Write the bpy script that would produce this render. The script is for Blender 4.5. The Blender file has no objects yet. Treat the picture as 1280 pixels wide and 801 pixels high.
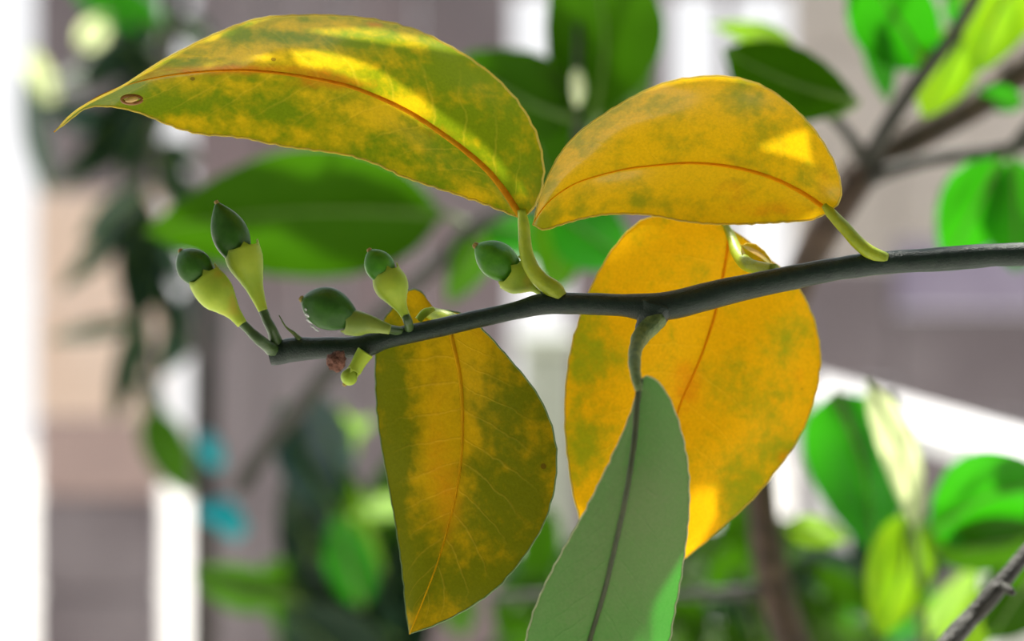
import bpy, bmesh, math, random
from mathutils import Vector, noise as mnoise
random.seed(7)
C = bpy.context.scene.collection
PI = math.pi

# ------------------------------------------------------------------ camera, sky, sun, exposure
D, W, H = 0.472, 0.200, 0.90          # distance to the twig, width of the field there, height of the lens (m)
cam = bpy.data.cameras.new('camera')
cam.lens = 85.0
cam.sensor_width = 36.0
cam.clip_start = 0.01
cam.clip_end = 200
cam.dof.use_dof = True
cam.dof.focus_distance = D + 0.002
cam.dof.aperture_fstop = 8.5
cam.dof.aperture_blades = 0
cam_o = bpy.data.objects.new('camera', cam)
cam_o.location = (0, -D, H)
cam_o.rotation_euler = (PI/2, 0, 0)
C.objects.link(cam_o)
sc = bpy.context.scene
sc.camera = cam_o
sc.view_settings.view_transform = 'Standard'
sc.view_settings.look = 'None'
sc.view_settings.gamma = 1
sc.view_settings.use_curve_mapping = False
sc.view_settings.exposure = 0.0

TO_SUN = Vector((-0.14, 0.37, 0.90)).normalized()
wd = bpy.data.worlds.new('sky')
sc.world = wd
wd.use_nodes = True
nt = wd.node_tree
nt.nodes.clear()
wo = nt.nodes.new('ShaderNodeOutputWorld')
bg = nt.nodes.new('ShaderNodeBackground')
tc = nt.nodes.new('ShaderNodeTexCoord')
sx = nt.nodes.new('ShaderNodeSeparateXYZ')
rp = nt.nodes.new('ShaderNodeValToRGB')
rp.color_ramp.elements[0].position = 0.0
rp.color_ramp.elements[0].color = (1.0, 0.985, 0.98, 1)
rp.color_ramp.elements[1].position = 0.9
rp.color_ramp.elements[1].color = (0.72, 0.86, 1.0, 1)
nt.links.new(tc.outputs['Generated'], sx.inputs[0])
nt.links.new(sx.outputs['Z'], rp.inputs[0])
nt.links.new(rp.outputs[0], bg.inputs[0])
bg.inputs[1].default_value = 1.1
nt.links.new(bg.outputs[0], wo.inputs[0])

sun = bpy.data.lights.new('sun', 'SUN')
sun.energy = 10.5
sun.angle = math.radians(0.53)
sun.color = (1.0, 0.95, 0.86)
sun_o = bpy.data.objects.new('sun', sun)
sun_o.rotation_euler = TO_SUN.to_track_quat('Z', 'Y').to_euler()
sun_o.location = TO_SUN*6
C.objects.link(sun_o)

# ------------------------------------------------------------------ helpers
def P(px, py, d=0.0):
    """a point of the place d metres behind the twig"""
    s = W/1280.0*(D+d)/D
    return Vector(((px-640)*s, d, H-(py-400.5)*s))

def px2m(w, d=0.0):
    return w*W/1280.0*(D+d)/D

def spline(pts, n):
    """Catmull-Rom through pts, resampled to n+1 points evenly along the length"""
    pts = [Vector(p) for p in pts]
    if len(pts) == 2:
        return [pts[0].lerp(pts[1], i/n) for i in range(n+1)]
    q = [pts[0]*2-pts[1]]+pts+[pts[-1]*2-pts[-2]]
    dense = []
    for i in range(1, len(q)-2):
        a, b, c, d = q[i-1], q[i], q[i+1], q[i+2]
        for k in range(12):
            t = k/12
            dense.append(0.5*((2*b)+(c-a)*t+(2*a-5*b+4*c-d)*t*t+(3*b-a-3*c+d)*t**3))
    dense.append(q[-2])
    L = [0]
    for i in range(1, len(dense)):
        L.append(L[-1]+(dense[i]-dense[i-1]).length)
    out, j = [], 0
    for i in range(n+1):
        s = L[-1]*i/n
        while j < len(L)-2 and L[j+1] < s:
            j += 1
        f = (s-L[j])/max(L[j+1]-L[j], 1e-9)
        out.append(dense[j].lerp(dense[j+1], min(max(f, 0), 1)))
    return out

def mesh_obj(name, verts, faces, mats, parent=None, smooth=True, midx=None):
    me = bpy.data.meshes.new(name)
    me.from_pydata([tuple(v) for v in verts], [], faces)
    for m in (mats if isinstance(mats, (list, tuple)) else [mats]):
        me.materials.append(m)
    if smooth:
        me.polygons.foreach_set('use_smooth', [True]*len(me.polygons))
    if midx:
        me.polygons.foreach_set('material_index', midx)
    me.update()
    o = bpy.data.objects.new(name, me)
    C.objects.link(o)
    if parent:
        o.parent = parent
        pw = Vector((0, 0, 0))
        p = parent
        while p:
            pw += p.location
            p = p.parent
        o.location = -pw        # vertices are written in world space
    return o

def tube_geo(pts, radii, seg=10, rough=0.0, squash=1.0, caps=True, scale=300, seed=0.0):
    """pts resampled already; radii list of the same length"""
    vs, fs = [], []
    n = len(pts)
    t0 = (pts[1]-pts[0]).normalized()
    nrm = t0.cross(Vector((0, 1, 0)))
    if nrm.length < 1e-4:
        nrm = t0.cross(Vector((1, 0, 0)))
    nrm.normalize()
    for i in range(n):
        t = (pts[min(i+1, n-1)]-pts[max(i-1, 0)]).normalized()
        nrm = (nrm-t*nrm.dot(t)).normalized()
        b = t.cross(nrm)
        for k in range(seg):
            a = 2*PI*k/seg
            dr = nrm*math.cos(a)+b*math.sin(a)*squash
            r = radii[i]
            if rough:
                r *= 1+rough*mnoise.noise((pts[i]+dr*r)*scale+Vector((seed, 0, 0)))
            vs.append(pts[i]+dr*r)
    for i in range(n-1):
        for k in range(seg):
            fs.append((i*seg+k, i*seg+(k+1) % seg, (i+1)*seg+(k+1) % seg, (i+1)*seg+k))
    if caps:
        fs.append(tuple(reversed(range(seg))))
        fs.append(tuple(range((n-1)*seg, n*seg)))
    return vs, fs

def tube_px(name, spec, mat, parent=None, d=0.0, n=None, seg=10, rough=0.05, squash=1.0, scale=300):
    """spec: (px, py, full width px[, depth])"""
    n = n or max(8, 5*len(spec))
    ctrl = [P(s[0], s[1], s[3] if len(s) > 3 else d) for s in spec]
    pts = spline(ctrl, n)
    # radii follow along the control polygon
    L = [0]
    for i in range(1, len(ctrl)):
        L.append(L[-1]+(ctrl[i]-ctrl[i-1]).length)
    rad = [px2m(s[2], s[3] if len(s) > 3 else d)/2 for s in spec]
    rr = []
    for i in range(n+1):
        s = L[-1]*i/n
        j = 0
        while j < len(L)-2 and L[j+1] < s:
            j += 1
        f = min(max((s-L[j])/max(L[j+1]-L[j], 1e-9), 0), 1)
        f = f*f*(3-2*f)
        rr.append(rad[j]*(1-f)+rad[j+1]*f)
    v, f = tube_geo(pts, rr, seg, rough, squash, scale=scale)
    return mesh_obj(name, v, f, mat, parent)

def thing(name, label, cat, loc, group=None):
    o = bpy.data.objects.new(name, None)
    o.empty_display_size = 0.02
    o.location = loc
    o['label'] = label
    o['category'] = cat
    if group:
        o['group'] = group
    C.objects.link(o)
    return o

# ------------------------------------------------------------------ materials
class NB:
    def __init__(s, name):
        s.m = bpy.data.materials.new(name)
        s.m.use_nodes = True
        s.t = s.m.node_tree
        s.t.nodes.clear()
        s.out = s.t.nodes.new('ShaderNodeOutputMaterial')
    def n(s, typ, **kw):
        x = s.t.nodes.new('ShaderNode'+typ)
        for k, v in kw.items():
            setattr(x, k, v)
        return x
    def set(s, sock, v):
        if hasattr(v, 'links') or isinstance(v, bpy.types.NodeSocket):
            s.t.links.new(v, sock)
        elif isinstance(v, (tuple, list)) and len(v) == 3 and sock.type == 'RGBA':
            sock.default_value = (*v, 1)
        else:
            sock.default_value = v
    def math(s, op, a, b=0.0, clamp=False):
        x = s.n('Math', operation=op, use_clamp=clamp)
        s.set(x.inputs[0], a)
        s.set(x.inputs[1], b)
        return x.outputs[0]
    def mix(s, f, a, b, blend='MIX'):
        x = s.n('Mix', data_type='RGBA', blend_type=blend)
        s.set(x.inputs[0], f)
        s.set(x.inputs[6], a)
        s.set(x.inputs[7], b)
        return x.outputs[2]
    def noise(s, scale, detail=3.0, rough=0.55, dist=0.0, vec=None):
        x = s.n('TexNoise')
        x.inputs['Scale'].default_value = scale
        x.inputs['Detail'].default_value = detail
        x.inputs['Roughness'].default_value = rough
        x.inputs['Distortion'].default_value = dist
        s.set(x.inputs['Vector'], vec if vec else s.obj())
        return x.outputs[0]
    def obj(s):
        if not hasattr(s, '_tc'):
            s._tc = s.n('TexCoord')
        return s._tc.outputs['Object']
    def uv(s):
        s.obj()
        return s._tc.outputs['UV']
    def ramp(s, v, a, b, smooth=True):
        x = s.n('MapRange', interpolation_type='SMOOTHSTEP' if smooth else 'LINEAR')
        s.set(x.inputs[0], v)
        x.inputs[1].default_value = a
        x.inputs[2].default_value = b
        return x.outputs[0]
    def attr(s, name):
        x = s.n('Attribute', attribute_name=name)
        return x.outputs['Fac']
    def bump(s, h, strength, dist):
        x = s.n('Bump')
        x.inputs['Strength'].default_value = strength
        x.inputs['Distance'].default_value = dist
        s.set(x.inputs['Height'], h)
        return x.outputs[0]

def leaf_material(name, yellow, green, orange, f_trans=0.5, tcol=None, vein_n=13, vein=0.3, vein_col=None,
                  blot=1.0, gloss=0.5, rough=0.38, specks=True, under=None, sheen=(1, 1, 1)):
    b = NB(name)
    sep = b.n('SeparateXYZ')
    b.set(sep.inputs[0], b.uv())
    u, v = sep.outputs[0], sep.outputs[1]
    av = b.math('ABSOLUTE', b.math('SUBTRACT', b.math('MULTIPLY', v, 2.0), 1.0))
    n_big = b.noise(110, 3, 0.6, 0.4)
    n_mid = b.noise(420, 3, 0.6)
    n_fine = b.noise(1900, 2, 0.6)
    # slanting side veins
    ph = b.math('MULTIPLY', b.math('ADD', b.math('SUBTRACT', u, b.math('MULTIPLY', av, 0.17)),
                                   b.math('MULTIPLY', n_big, 0.05)), float(vein_n))
    fr = b.math('ABSOLUTE', b.math('SUBTRACT', b.math('FRACT', ph), 0.5))
    vn = b.math('MULTIPLY', b.math('SUBTRACT', 1.0, b.ramp(fr, 0.0, 0.07)),
                b.math('SUBTRACT', 1.0, b.ramp(av, 0.3, 1.0)))
    g = b.math('ADD', b.attr('pigment'), b.math('MULTIPLY', b.math('SUBTRACT', n_big, 0.5), 1.1*blot))
    g = b.math('ADD', g, b.math('MULTIPLY', b.math('SUBTRACT', n_mid, 0.5), 0.75*blot))
    g = b.ramp(g, 0.12, 0.88)
    col = b.mix(g, yellow, green)
    w = b.math('ADD', b.attr('warm'), b.math('MULTIPLY', b.math('SUBTRACT', n_mid, 0.5), 0.7*blot))
    col = b.mix(b.ramp(w, 0.15, 1.0), col, orange)
    col = b.mix(b.math('MULTIPLY', vn, vein), col, vein_col or tuple(min(1, c*1.4+0.03) for c in yellow))
    fineg = b.n('MapRange')
    b.set(fineg.inputs[0], n_fine)
    fineg.inputs[1].default_value, fineg.inputs[2].default_value = 0.3, 0.7
    fineg.inputs[3].default_value, fineg.inputs[4].default_value = 0.92, 1.08
    cmb = b.n('CombineColor')
    for i in range(3):
        b.set(cmb.inputs[i], fineg.outputs[0])
    col = b.mix(1.0, col, cmb.outputs[0], 'MULTIPLY')
    if specks:
        vo = b.n('TexVoronoi')
        vo.inputs['Scale'].default_value = 130
        b.set(vo.inputs['Vector'], b.obj())
        sc_ = b.n('SeparateColor')
        b.set(sc_.inputs[0], vo.outputs['Color'])
        sp = b.math('MULTIPLY', b.math('LESS_THAN', vo.outputs['Distance'], 0.075),
                    b.math('GREATER_THAN', sc_.outputs[0], 0.80))
        col = b.mix(b.math('MULTIPLY', sp, 0.65), col, (0.10, 0.045, 0.006))
    bmp = b.bump(b.math('ADD', b.math('MULTIPLY', vn, 0.6), b.math('ADD', n_mid, b.math('MULTIPLY', n_fine, 0.35))),
                 0.35, 0.0006)
    df = b.n('BsdfDiffuse')
    tr = b.n('BsdfTranslucent')
    gl = b.n('BsdfGlossy')
    refl = col if under is None else b.mix(1.0, b.mix(0.25, under, col), cmb.outputs[0], 'MULTIPLY')
    b.set(df.inputs[0], refl)
    b.set(tr.inputs[0], col if tcol is None else b.mix(0.75, col, tcol))
    b.set(gl.inputs[0], sheen)
    gl.inputs['Roughness'].default_value = rough
    for s_ in (df, gl):
        b.set(s_.inputs['Normal'], bmp)
    m1 = b.n('MixShader')
    m1.inputs[0].default_value = f_trans
    b.t.links.new(df.outputs[0], m1.inputs[1])
    b.t.links.new(tr.outputs[0], m1.inputs[2])
    fre = b.n('Fresnel')
    fre.inputs[0].default_value = 1.38
    m2 = b.n('MixShader')
    b.set(m2.inputs[0], b.math('MULTIPLY', fre.outputs[0], gloss))
    b.t.links.new(m1.outputs[0], m2.inputs[1])
    b.t.links.new(gl.outputs[0], m2.inputs[2])
    b.t.links.new(m2.outputs[0], b.out.inputs[0])
    return b.m

def solid(name, c1, c2, scale=300, rough=0.5, spec=0.4, bump=0.3, bdist=0.0004, c3=None, sub=0.0, detail=4, trans=0.0):
    b = NB(name)
    n1 = b.noise(scale, detail, 0.6)
    n2 = b.noise(scale*5, 3, 0.6)
    col = b.mix(b.ramp(n1, 0.35, 0.65), c1, c2)
    if c3:
        col = b.mix(b.ramp(b.noise(scale*0.6, 2), 0.55, 0.72), col, c3)
    p = b.n('BsdfPrincipled')
    b.set(p.inputs['Base Color'], col)
    p.inputs['Roughness'].default_value = rough
    p.inputs['Specular IOR Level'].default_value = spec
    if sub:
        p.inputs['Subsurface Weight'].default_value = sub
        p.inputs['Subsurface Radius'].default_value = (1, 1, 0.3)
        p.inputs['Subsurface Scale'].default_value = 0.002
    b.set(p.inputs['Normal'], b.bump(b.math('ADD', n1, n2), bump, bdist))
    b.t.links.new(p.outputs[0], b.out.inputs[0])
    return b.m

M = {}
M['leaf_mottled'] = leaf_material('mottled_leaf', (0.60, 0.39, 0.005), (0.16, 0.22, 0.004), (0.60, 0.19, 0.005), 0.55, blot=1.15, vein=0.13, gloss=0.04, rough=0.5)
M['leaf_gold'] = leaf_material('golden_leaf', (0.70, 0.40, 0.003), (0.29, 0.27, 0.006), (0.68, 0.27, 0.004), 0.52, blot=1.25, vein=0.06, gloss=0.06, rough=0.5)
M['leaf_gold_back'] = leaf_material('deep_golden_leaf', (0.78, 0.40, 0.003), (0.31, 0.31, 0.006), (0.76, 0.25, 0.003), 0.5, blot=1.0, vein=0.06, gloss=0.10, rough=0.5)
M['leaf_olive'] = leaf_material('olive_leaf', (0.46, 0.28, 0.003), (0.125, 0.135, 0.003), (0.55, 0.23, 0.004), 0.45, blot=1.0, vein=0.13, gloss=0.10, rough=0.5)
M['leaf_pale'] = leaf_material('pale_underside_leaf', (0.09, 0.13, 0.06), (0.07, 0.11, 0.05), (0.09, 0.13, 0.06), 0.38,
                               tcol=(0.006, 0.52, 0.008), under=(0.25, 0.15, 0.145), vein=0.10, blot=0.5, gloss=0.06, rough=0.6)
M['leaf_dark'] = leaf_material('shade_dark_leaf', (0.034, 0.095, 0.002), (0.022, 0.068, 0.001), (0.04, 0.10, 0.002), 0.55, tcol=(0.036, 0.135, 0.001), blot=0.6, gloss=0.08, rough=0.5, specks=False)  # darker copy of the fresh leaf: background shade put into the colour
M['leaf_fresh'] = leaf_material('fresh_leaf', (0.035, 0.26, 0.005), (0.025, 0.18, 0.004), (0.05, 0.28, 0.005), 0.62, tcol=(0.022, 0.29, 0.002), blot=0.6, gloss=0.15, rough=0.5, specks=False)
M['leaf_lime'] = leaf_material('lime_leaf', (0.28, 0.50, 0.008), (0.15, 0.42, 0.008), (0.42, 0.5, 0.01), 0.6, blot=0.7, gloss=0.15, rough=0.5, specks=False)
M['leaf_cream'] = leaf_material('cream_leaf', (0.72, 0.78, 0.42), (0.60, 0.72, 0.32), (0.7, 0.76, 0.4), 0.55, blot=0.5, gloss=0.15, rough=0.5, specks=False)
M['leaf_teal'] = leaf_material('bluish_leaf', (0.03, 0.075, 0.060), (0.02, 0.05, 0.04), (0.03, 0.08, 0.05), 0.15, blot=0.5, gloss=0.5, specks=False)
M['leaf_black'] = leaf_material('deep_shade_leaf', (0.018, 0.045, 0.022), (0.012, 0.03, 0.016), (0.02, 0.045, 0.02), 0.2, blot=0.5, gloss=0.2, specks=False)  # deep shade of the dark foliage put into the leaf colour
def soft(name, c1, c2, f=0.5, scale=500):
    b = NB(name)
    col = b.mix(b.ramp(b.noise(scale, 3), 0.35, 0.65), c1, c2)
    df, tr = b.n('BsdfDiffuse'), b.n('BsdfTranslucent')
    b.set(df.inputs[0], col)
    b.set(tr.inputs[0], col)
    m = b.n('MixShader')
    m.inputs[0].default_value = f
    b.t.links.new(df.outputs[0], m.inputs[1])
    b.t.links.new(tr.outputs[0], m.inputs[2])
    b.t.links.new(m.outputs[0], b.out.inputs[0])
    return b.m
M['leaf_rim'] = soft('leaf_edge', (0.80, 0.66, 0.14), (0.70, 0.62, 0.18), 0.6)
M['rim_green'] = solid('leaf_edge_green', (0.16, 0.26, 0.08), (0.12, 0.2, 0.06), 800, 0.45)
M['rim_pale'] = solid('leaf_edge_pale', (0.42, 0.46, 0.25), (0.3, 0.36, 0.18), 800, 0.45)
M['rib_brown'] = soft('orange_brown_rib', (0.72, 0.31, 0.012), (0.80, 0.42, 0.016))
M['rib_gold'] = soft('golden_rib', (0.92, 0.47, 0.008), (0.86, 0.42, 0.008))
M['rib_olive'] = soft('olive_rib', (0.85, 0.54, 0.015), (0.8, 0.5, 0.015))
M['rib_dark'] = solid('dark_green_rib', (0.05, 0.065, 0.02), (0.035, 0.05, 0.015), 500, 0.5)
M['rib_green'] = solid('green_rib', (0.12, 0.22, 0.03), (0.09, 0.18, 0.02), 300, 0.5)
M['twig'] = solid('green_twig_bark', (0.005, 0.018, 0.010), (0.009, 0.026, 0.014), 700, 0.33, 0.35, 0.5, 0.0004, c3=(0.012, 0.028, 0.016))
M['petiole'] = solid('petiole_green', (0.36, 0.43, 0.014), (0.27, 0.36, 0.014), 350, 0.42, sub=0.2)
M['petiole_dark'] = solid('petiole_mossy', (0.07, 0.13, 0.03), (0.16, 0.22, 0.06), 500, 0.45, 0.4, 0.6, 0.0006)
M['ovary'] = solid('ovary_green', (0.022, 0.085, 0.006), (0.034, 0.115, 0.010), 260, 0.36, 0.22, 0.25, 0.0003)
M['ovary_light'] = solid('ovary_fresh_green', (0.045, 0.19, 0.008), (0.07, 0.25, 0.010), 260, 0.36, 0.25, 0.25, 0.0003)
M['calyx'] = solid('calyx_green', (0.36, 0.47, 0.035), (0.29, 0.42, 0.03), 200, 0.5, 0.25, 0.2, 0.0003, c3=(0.44, 0.37, 0.03), sub=0.35)
M['calyx_olive'] = solid('calyx_olive', (0.20, 0.27, 0.03), (0.16, 0.24, 0.03), 200, 0.45, 0.4, 0.2, 0.0003, sub=0.3)
M['stalk'] = solid('bud_stalk_green', (0.035, 0.075, 0.018), (0.05, 0.10, 0.02), 500, 0.4)
M['style_tip'] = solid('dried_tip', (0.30, 0.26, 0.06), (0.34, 0.18, 0.06), 900, 0.6)
M['scab'] = solid('dried_scab', (0.46, 0.22, 0.15), (0.16, 0.07, 0.05), 900, 0.7, 0.2, 1.0, 0.0012)
M['spot_ring'] = solid('spot_ring_brown', (0.20, 0.075, 0.012), (0.26, 0.11, 0.02), 900, 0.6)
M['spot_heart'] = solid('spot_heart_tan', (0.62, 0.44, 0.14), (0.5, 0.33, 0.10), 900, 0.6)
M['fleck'] = solid('white_wax', (0.75, 0.78, 0.76), (0.6, 0.65, 0.62), 900, 0.4)
M['bark'] = solid('brown_bark', (0.055, 0.036, 0.024), (0.10, 0.062, 0.040), 160, 0.6, 0.35, 0.8, 0.003, c3=(0.15, 0.10, 0.07))
M['bark_dark'] = solid('dark_twig_bark', (0.022, 0.022, 0.016), (0.038, 0.036, 0.026), 160, 0.5, 0.4, 0.6, 0.002)
M['pale_stalk'] = solid('pale_stalk', (0.62, 0.68, 0.42), (0.50, 0.62, 0.33), 160, 0.45, sub=0.2)

from mathutils.bvhtree import BVHTree
def surf(o):
    me = o.data
    off = Vector((0, 0, 0))
    p = o
    while p:
        off += p.location
        p = p.parent
    return BVHTree.FromPolygons([v.co+off for v in me.vertices], [tuple(p_.vertices) for p_ in me.polygons])
CAMP = Vector((0, -D, H))
def on(bvh, px, py):
    dr = (P(px, py, 0)-CAMP).normalized()
    hit = bvh.ray_cast(CAMP, dr)[0] if bvh else None
    if hit is None and bvh:
        d = bvh.find_nearest(P(px, py, 0))[0].y
        return P(px, py, d)
    return hit if hit is not None else P(px, py, 0)

# ------------------------------------------------------------------ leaf builder
def to_px(v):
    s = W/1280.0*(D+v.y)/D
    return 640+v.x/s, 400.5-(v.z-H)/s

def field(px, py, blots):
    a = 0.0
    for (bx, by, rx, ry, amt) in blots:
        q = ((px-bx)/rx)**2+((py-by)/ry)**2
        if q < 9:
            a += amt*math.exp(-q)
    return a

def blade(name, mid, left, right, mat, rim, parent, base_pig=0.3, pig=(), warm=(), nu=44, nv=11, cup=0.0, wave=0.0005,
          serr=0.00018, rim_r=0.00016, seed=0.0, shift=None, fold=0.0):
    """one leaf blade as a curved sheet with a thickened edge; mid / left / right are world points base to tip"""
    m_, l_, r_ = spline(mid, nu), spline(left, nu), spline(right, nu)
    vs, uvs, pg, wm = [], [], [], []
    row = 2*nv+1
    for i in range(nu+1):
        for j in range(-nv, nv+1):
            side = l_[i] if j < 0 else r_[i]
            t = abs(j)/nv
            p = m_[i].lerp(side, t)
            wdt = (side-m_[i]).length
            # the sheet bulges between rib and edge, and ripples gently
            p = p+Vector((0, 1, 0))*(cup*wdt*math.sin(PI*t)*0.5 - fold*wdt*t*(1-t))
            p = p+Vector((0, 1, 0))*wave*mnoise.noise(p*75+Vector((seed, seed*2, 0)))*min(1, wdt*400)
            if abs(j) == nv and 0 < i < nu:
                ou = (side-m_[i])
                if ou.length > 1e-6:
                    p = p+ou.normalized()*serr*math.sin(i*2.3+seed)*(0.6+mnoise.noise(p*900))
            vs.append(p)
            uvs.append((i/nu, 0.5+0.5*j/nv))
            x, y = to_px(p)
            pg.append(base_pig+field(x, y, pig))
            wm.append(field(x, y, warm))
    fs = []
    for i in range(nu):
        for j in range(row-1):
            a = i*row+j
            fs.append((a, a+row, a+row+1, a+1))
    midx = [0]*len(fs)
    if rim_r:
        for jj in (0, row-1):
            pts = [vs[i*row+jj] for i in range(nu+1)]
            tv, tf = tube_geo(pts, [rim_r*(1.0 if 1 < i < nu-1 else 0.6) for i in range(nu+1)], 5, caps=False)
            off = len(vs)
            vs += tv
            k = len(tf)
            fs += [tuple(q+off for q in f) for f in tf]
            midx += [1]*k
            uvs += [(0.5, 0.5)]*len(tv)
            pg += [base_pig]*len(tv)
            wm += [0.0]*len(tv)
    if shift is not None:
        vs = [v+shift for v in vs]
    o = mesh_obj(name, vs, fs, [mat, rim], parent, True, midx)
    me = o.data
    at = me.attributes.new('pigment', 'FLOAT', 'POINT')
    at.data.foreach_set('value', pg)
    at = me.attributes.new('warm', 'FLOAT', 'POINT')
    at.data.foreach_set('value', wm)
    ul = me.uv_layers.new(name='UVMap')
    for lp in me.loops:
        ul.data[lp.index].uv = uvs[lp.vertex_index]
    return o, [vs[i*row+nv] for i in range(nu+1)]

def rib(parent, pts, r0, r1, mat, lift=0.00015, name='midrib', label=None):
    n = len(pts)
    pts = [p+Vector((0, -lift, 0)) for p in pts]
    rr = [r1+(r0-r1)*(1-i/(n-1))**1.5 for i in range(n)]
    v, f = tube_geo(pts, rr, 7, 0.1, 1.0, True, 800)
    o = mesh_obj(name, v, f, mat, parent)
    if label:
        o['label'] = label
    return o

def pts_px(lst, d, curve=None):
    """px list -> world points; the third number is a depth added to d; curve adds a depth along the length"""
    n = len(lst)
    out = []
    for i, q in enumerate(lst):
        dd = d+(q[2] if len(q) > 2 else 0.0)+(curve(i/(n-1)) if curve else 0.0)
        out.append(P(q[0], q[1], dd))
    return out

# ================================================================== THE TWIG IN FOCUS
branch = thing('citrus_branch', 'sharp dark green citrus twig with four yellowing leaves, one grey green leaf and green buds',
               'branch', P(680, 382, 0))
stem = tube_px('stem', [(337, 444, 26), (350, 441, 29), (365, 437, 31), (400, 435, 27), (438, 434, 27), (458, 431, 30), (482, 424, 24),
                        (560, 407, 23), (640, 389, 22), (678, 380, 27), (715, 379, 27), (775, 381, 28), (812, 384, 36),
                        (850, 379, 36), (900, 366, 34), (960, 353, 31), (1040, 337, 29), (1100, 329, 29), (1140, 326, 29), (1190, 323, 31),
                        (1240, 319, 29), (1300, 316, 30), (1420, 300, 32), (1600, 262, 36)], M['twig'], branch, 0.0, 160, 16, 0.06, 1.0, 260)
# the stub of the old growth below the twig's end, and the node under which the pale leaf hangs
nub = tube_px('node', [(818, 384, 48, 0), (813, 398, 40, -0.0006), (807, 410, 27, -0.0012), (801, 421, 19, -0.002), (797, 430, 14, -0.003)], M['twig'], branch, 0, 14, 12, 0.08)
bract = tube_px('bud_scale', [(349, 394, 1.5), (357, 408, 2.5), (368, 417, 5), (375, 425, 8)], M['petiole_dark'], branch, -0.001, 10, 7)

# ---- leaf A: long mottled leaf, top left
def S(amp):
    return lambda t: amp*math.sin(PI*t)
lA, ribA = blade('leaf',
    pts_px([(653, 274), (634, 244), (612, 216), (583, 190), (552, 167), (516, 143), (478, 124), (436, 108), (392, 98), (345, 91), (300, 88), (250, 90), (205, 95), (160, 105), (122, 121), (92, 143), (68, 165)], 0.0),
    pts_px([(653, 274), (632, 265), (604, 254), (572, 243), (538, 232), (505, 221), (470, 205), (430, 193), (385, 187), (340, 180), (298, 171), (250, 167), (214, 157), (178, 142), (146, 134), (112, 134), (90, 148), (68, 165)], 0.0, S(0.010)),
    pts_px([(653, 274), (668, 258), (678, 232), (679, 205), (672, 172), (655, 138), (630, 107), (598, 80), (560, 57), (518, 37), (470, 25), (420, 20), (370, 19), (325, 23), (282, 38), (240, 58), (198, 80), (155, 106), (118, 125), (92, 142), (68, 165)], 0.0, S(-0.014)),
    M['leaf_mottled'], M['leaf_rim'], branch, 0.62,
    [(95, 143, 35, 20, .5), (205, 132, 40, 14, .35), (250, 128, 45, 20, .3), (355, 140, 40, 14, .35), (300, 42, 25, 10, .25), (360, 48, 50, 8, .35), (470, 52, 30, 12, .2), (555, 85, 40, 30, .35), (600, 150, 50, 50, .28), (650, 220, 25, 50, .15),
     (500, 190, 60, 16, .15), (160, 112, 30, 10, .25), (300, 66, 55, 14, -.4), (420, 80, 60, 10, -.45), (520, 135, 40, 14, -.4), (420, 150, 90, 20, -.15), (590, 248, 40, 9, -.5), (225, 152, 30, 8, -.35), (270, 105, 60, 12, -.2), (390, 32, 60, 8, -.4), (525, 95, 14, 40, -.25)],  # negative blots along the sun streaks add their brightness to the pigment
    [(300, 87, 110, 7, .8), (200, 97, 50, 7, .35), (420, 104, 60, 10, .65), (545, 165, 50, 12, .35), (470, 31, 16, 5, .8), (395, 96, 25, 8, .35)],
    nu=90, nv=16, cup=0.10, wave=0.0014, seed=1.3, serr=0.00022, rim_r=0.00022)
lA['label'] = 'long mottled yellow and green leaf with a drooping tip'
rib(lA, ribA, 0.0007, 0.00010, M['rib_brown'])
tube_px('petiole', [(652, 262, 11), (655, 285, 15), (657, 312, 17), (664, 334, 19), (676, 350, 21), (692, 362, 24), (700, 372, 20)], M['petiole'], lA, -0.0005, 34, 12)
# the small round scar near the tip
sv, sf = tube_geo([P(165+12.5*math.cos(a), 124.5+4.8*math.sin(a), -0.0022) for a in [2*PI*i/20 for i in range(21)]], [0.00038]*21, 6, 0.25, caps=False)
spot = mesh_obj('leaf_spot', sv, sf, M['spot_ring'], lA)
sv, sf = tube_geo([P(157+16*i/6, 126-3.0*i/6, -0.0032) for i in range(7)], [0.0002, 0.0004, .0005, .00055, .0005, .0004, .0002], 8, 0.1, squash=0.6)
mesh_obj('scar_heart', sv, sf, M['spot_heart'], lA)

# ---- leaf B: golden leaf, top right
lB, ribB = blade('leaf',
    pts_px([(1036, 265), (1018, 251), (995, 237), (965, 223), (930, 212), (895, 206), (860, 204), (820, 207), (785, 211), (750, 219), (718, 230), (692, 247), (676, 264), (666, 281)], 0.004),
    pts_px([(1036, 265), (1015, 274), (985, 277), (950, 279), (915, 280), (880, 279), (845, 275), (815, 269), (785, 267), (755, 268), (728, 273), (700, 281), (680, 287), (666, 281)], 0.004, S(0.008)),
    pts_px([(1036, 265), (1049, 252), (1050, 232), (1042, 204), (1026, 174), (1004, 146), (975, 121), (942, 104), (906, 96), (870, 97), (832, 104), (794, 120), (758, 141), (726, 164), (702, 190), (686, 219), (675, 248), (666, 281)], 0.004, S(-0.014)),
    M['leaf_gold'], M['leaf_rim'], branch, 0.20,
    [(770, 128, 45, 22, .5), (720, 165, 30, 25, .45), (930, 118, 25, 30, .45), (960, 150, 35, 30, .3), (690, 240, 14, 35, .4), (678, 282, 20, 12, .5), (800, 252, 60, 14, .35), (735, 262, 30, 10, .3), (880, 135, 30, 20, .2), (1010, 190, 20, 40, .25), (840, 145, 20, 20, .2)],
    [(965, 262, 60, 12, .6), (915, 238, 25, 14, .5), (1030, 225, 12, 30, .4), (880, 205, 70, 10, .3)], nu=70, nv=15, cup=0.14, wave=0.0014, seed=4.1, serr=0.00014, rim_r=0.0002)
lB['label'] = 'golden yellow leaf arching over the twig'
rib(lB, ribB, 0.0005, 0.00008, M['rib_gold'])
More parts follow.
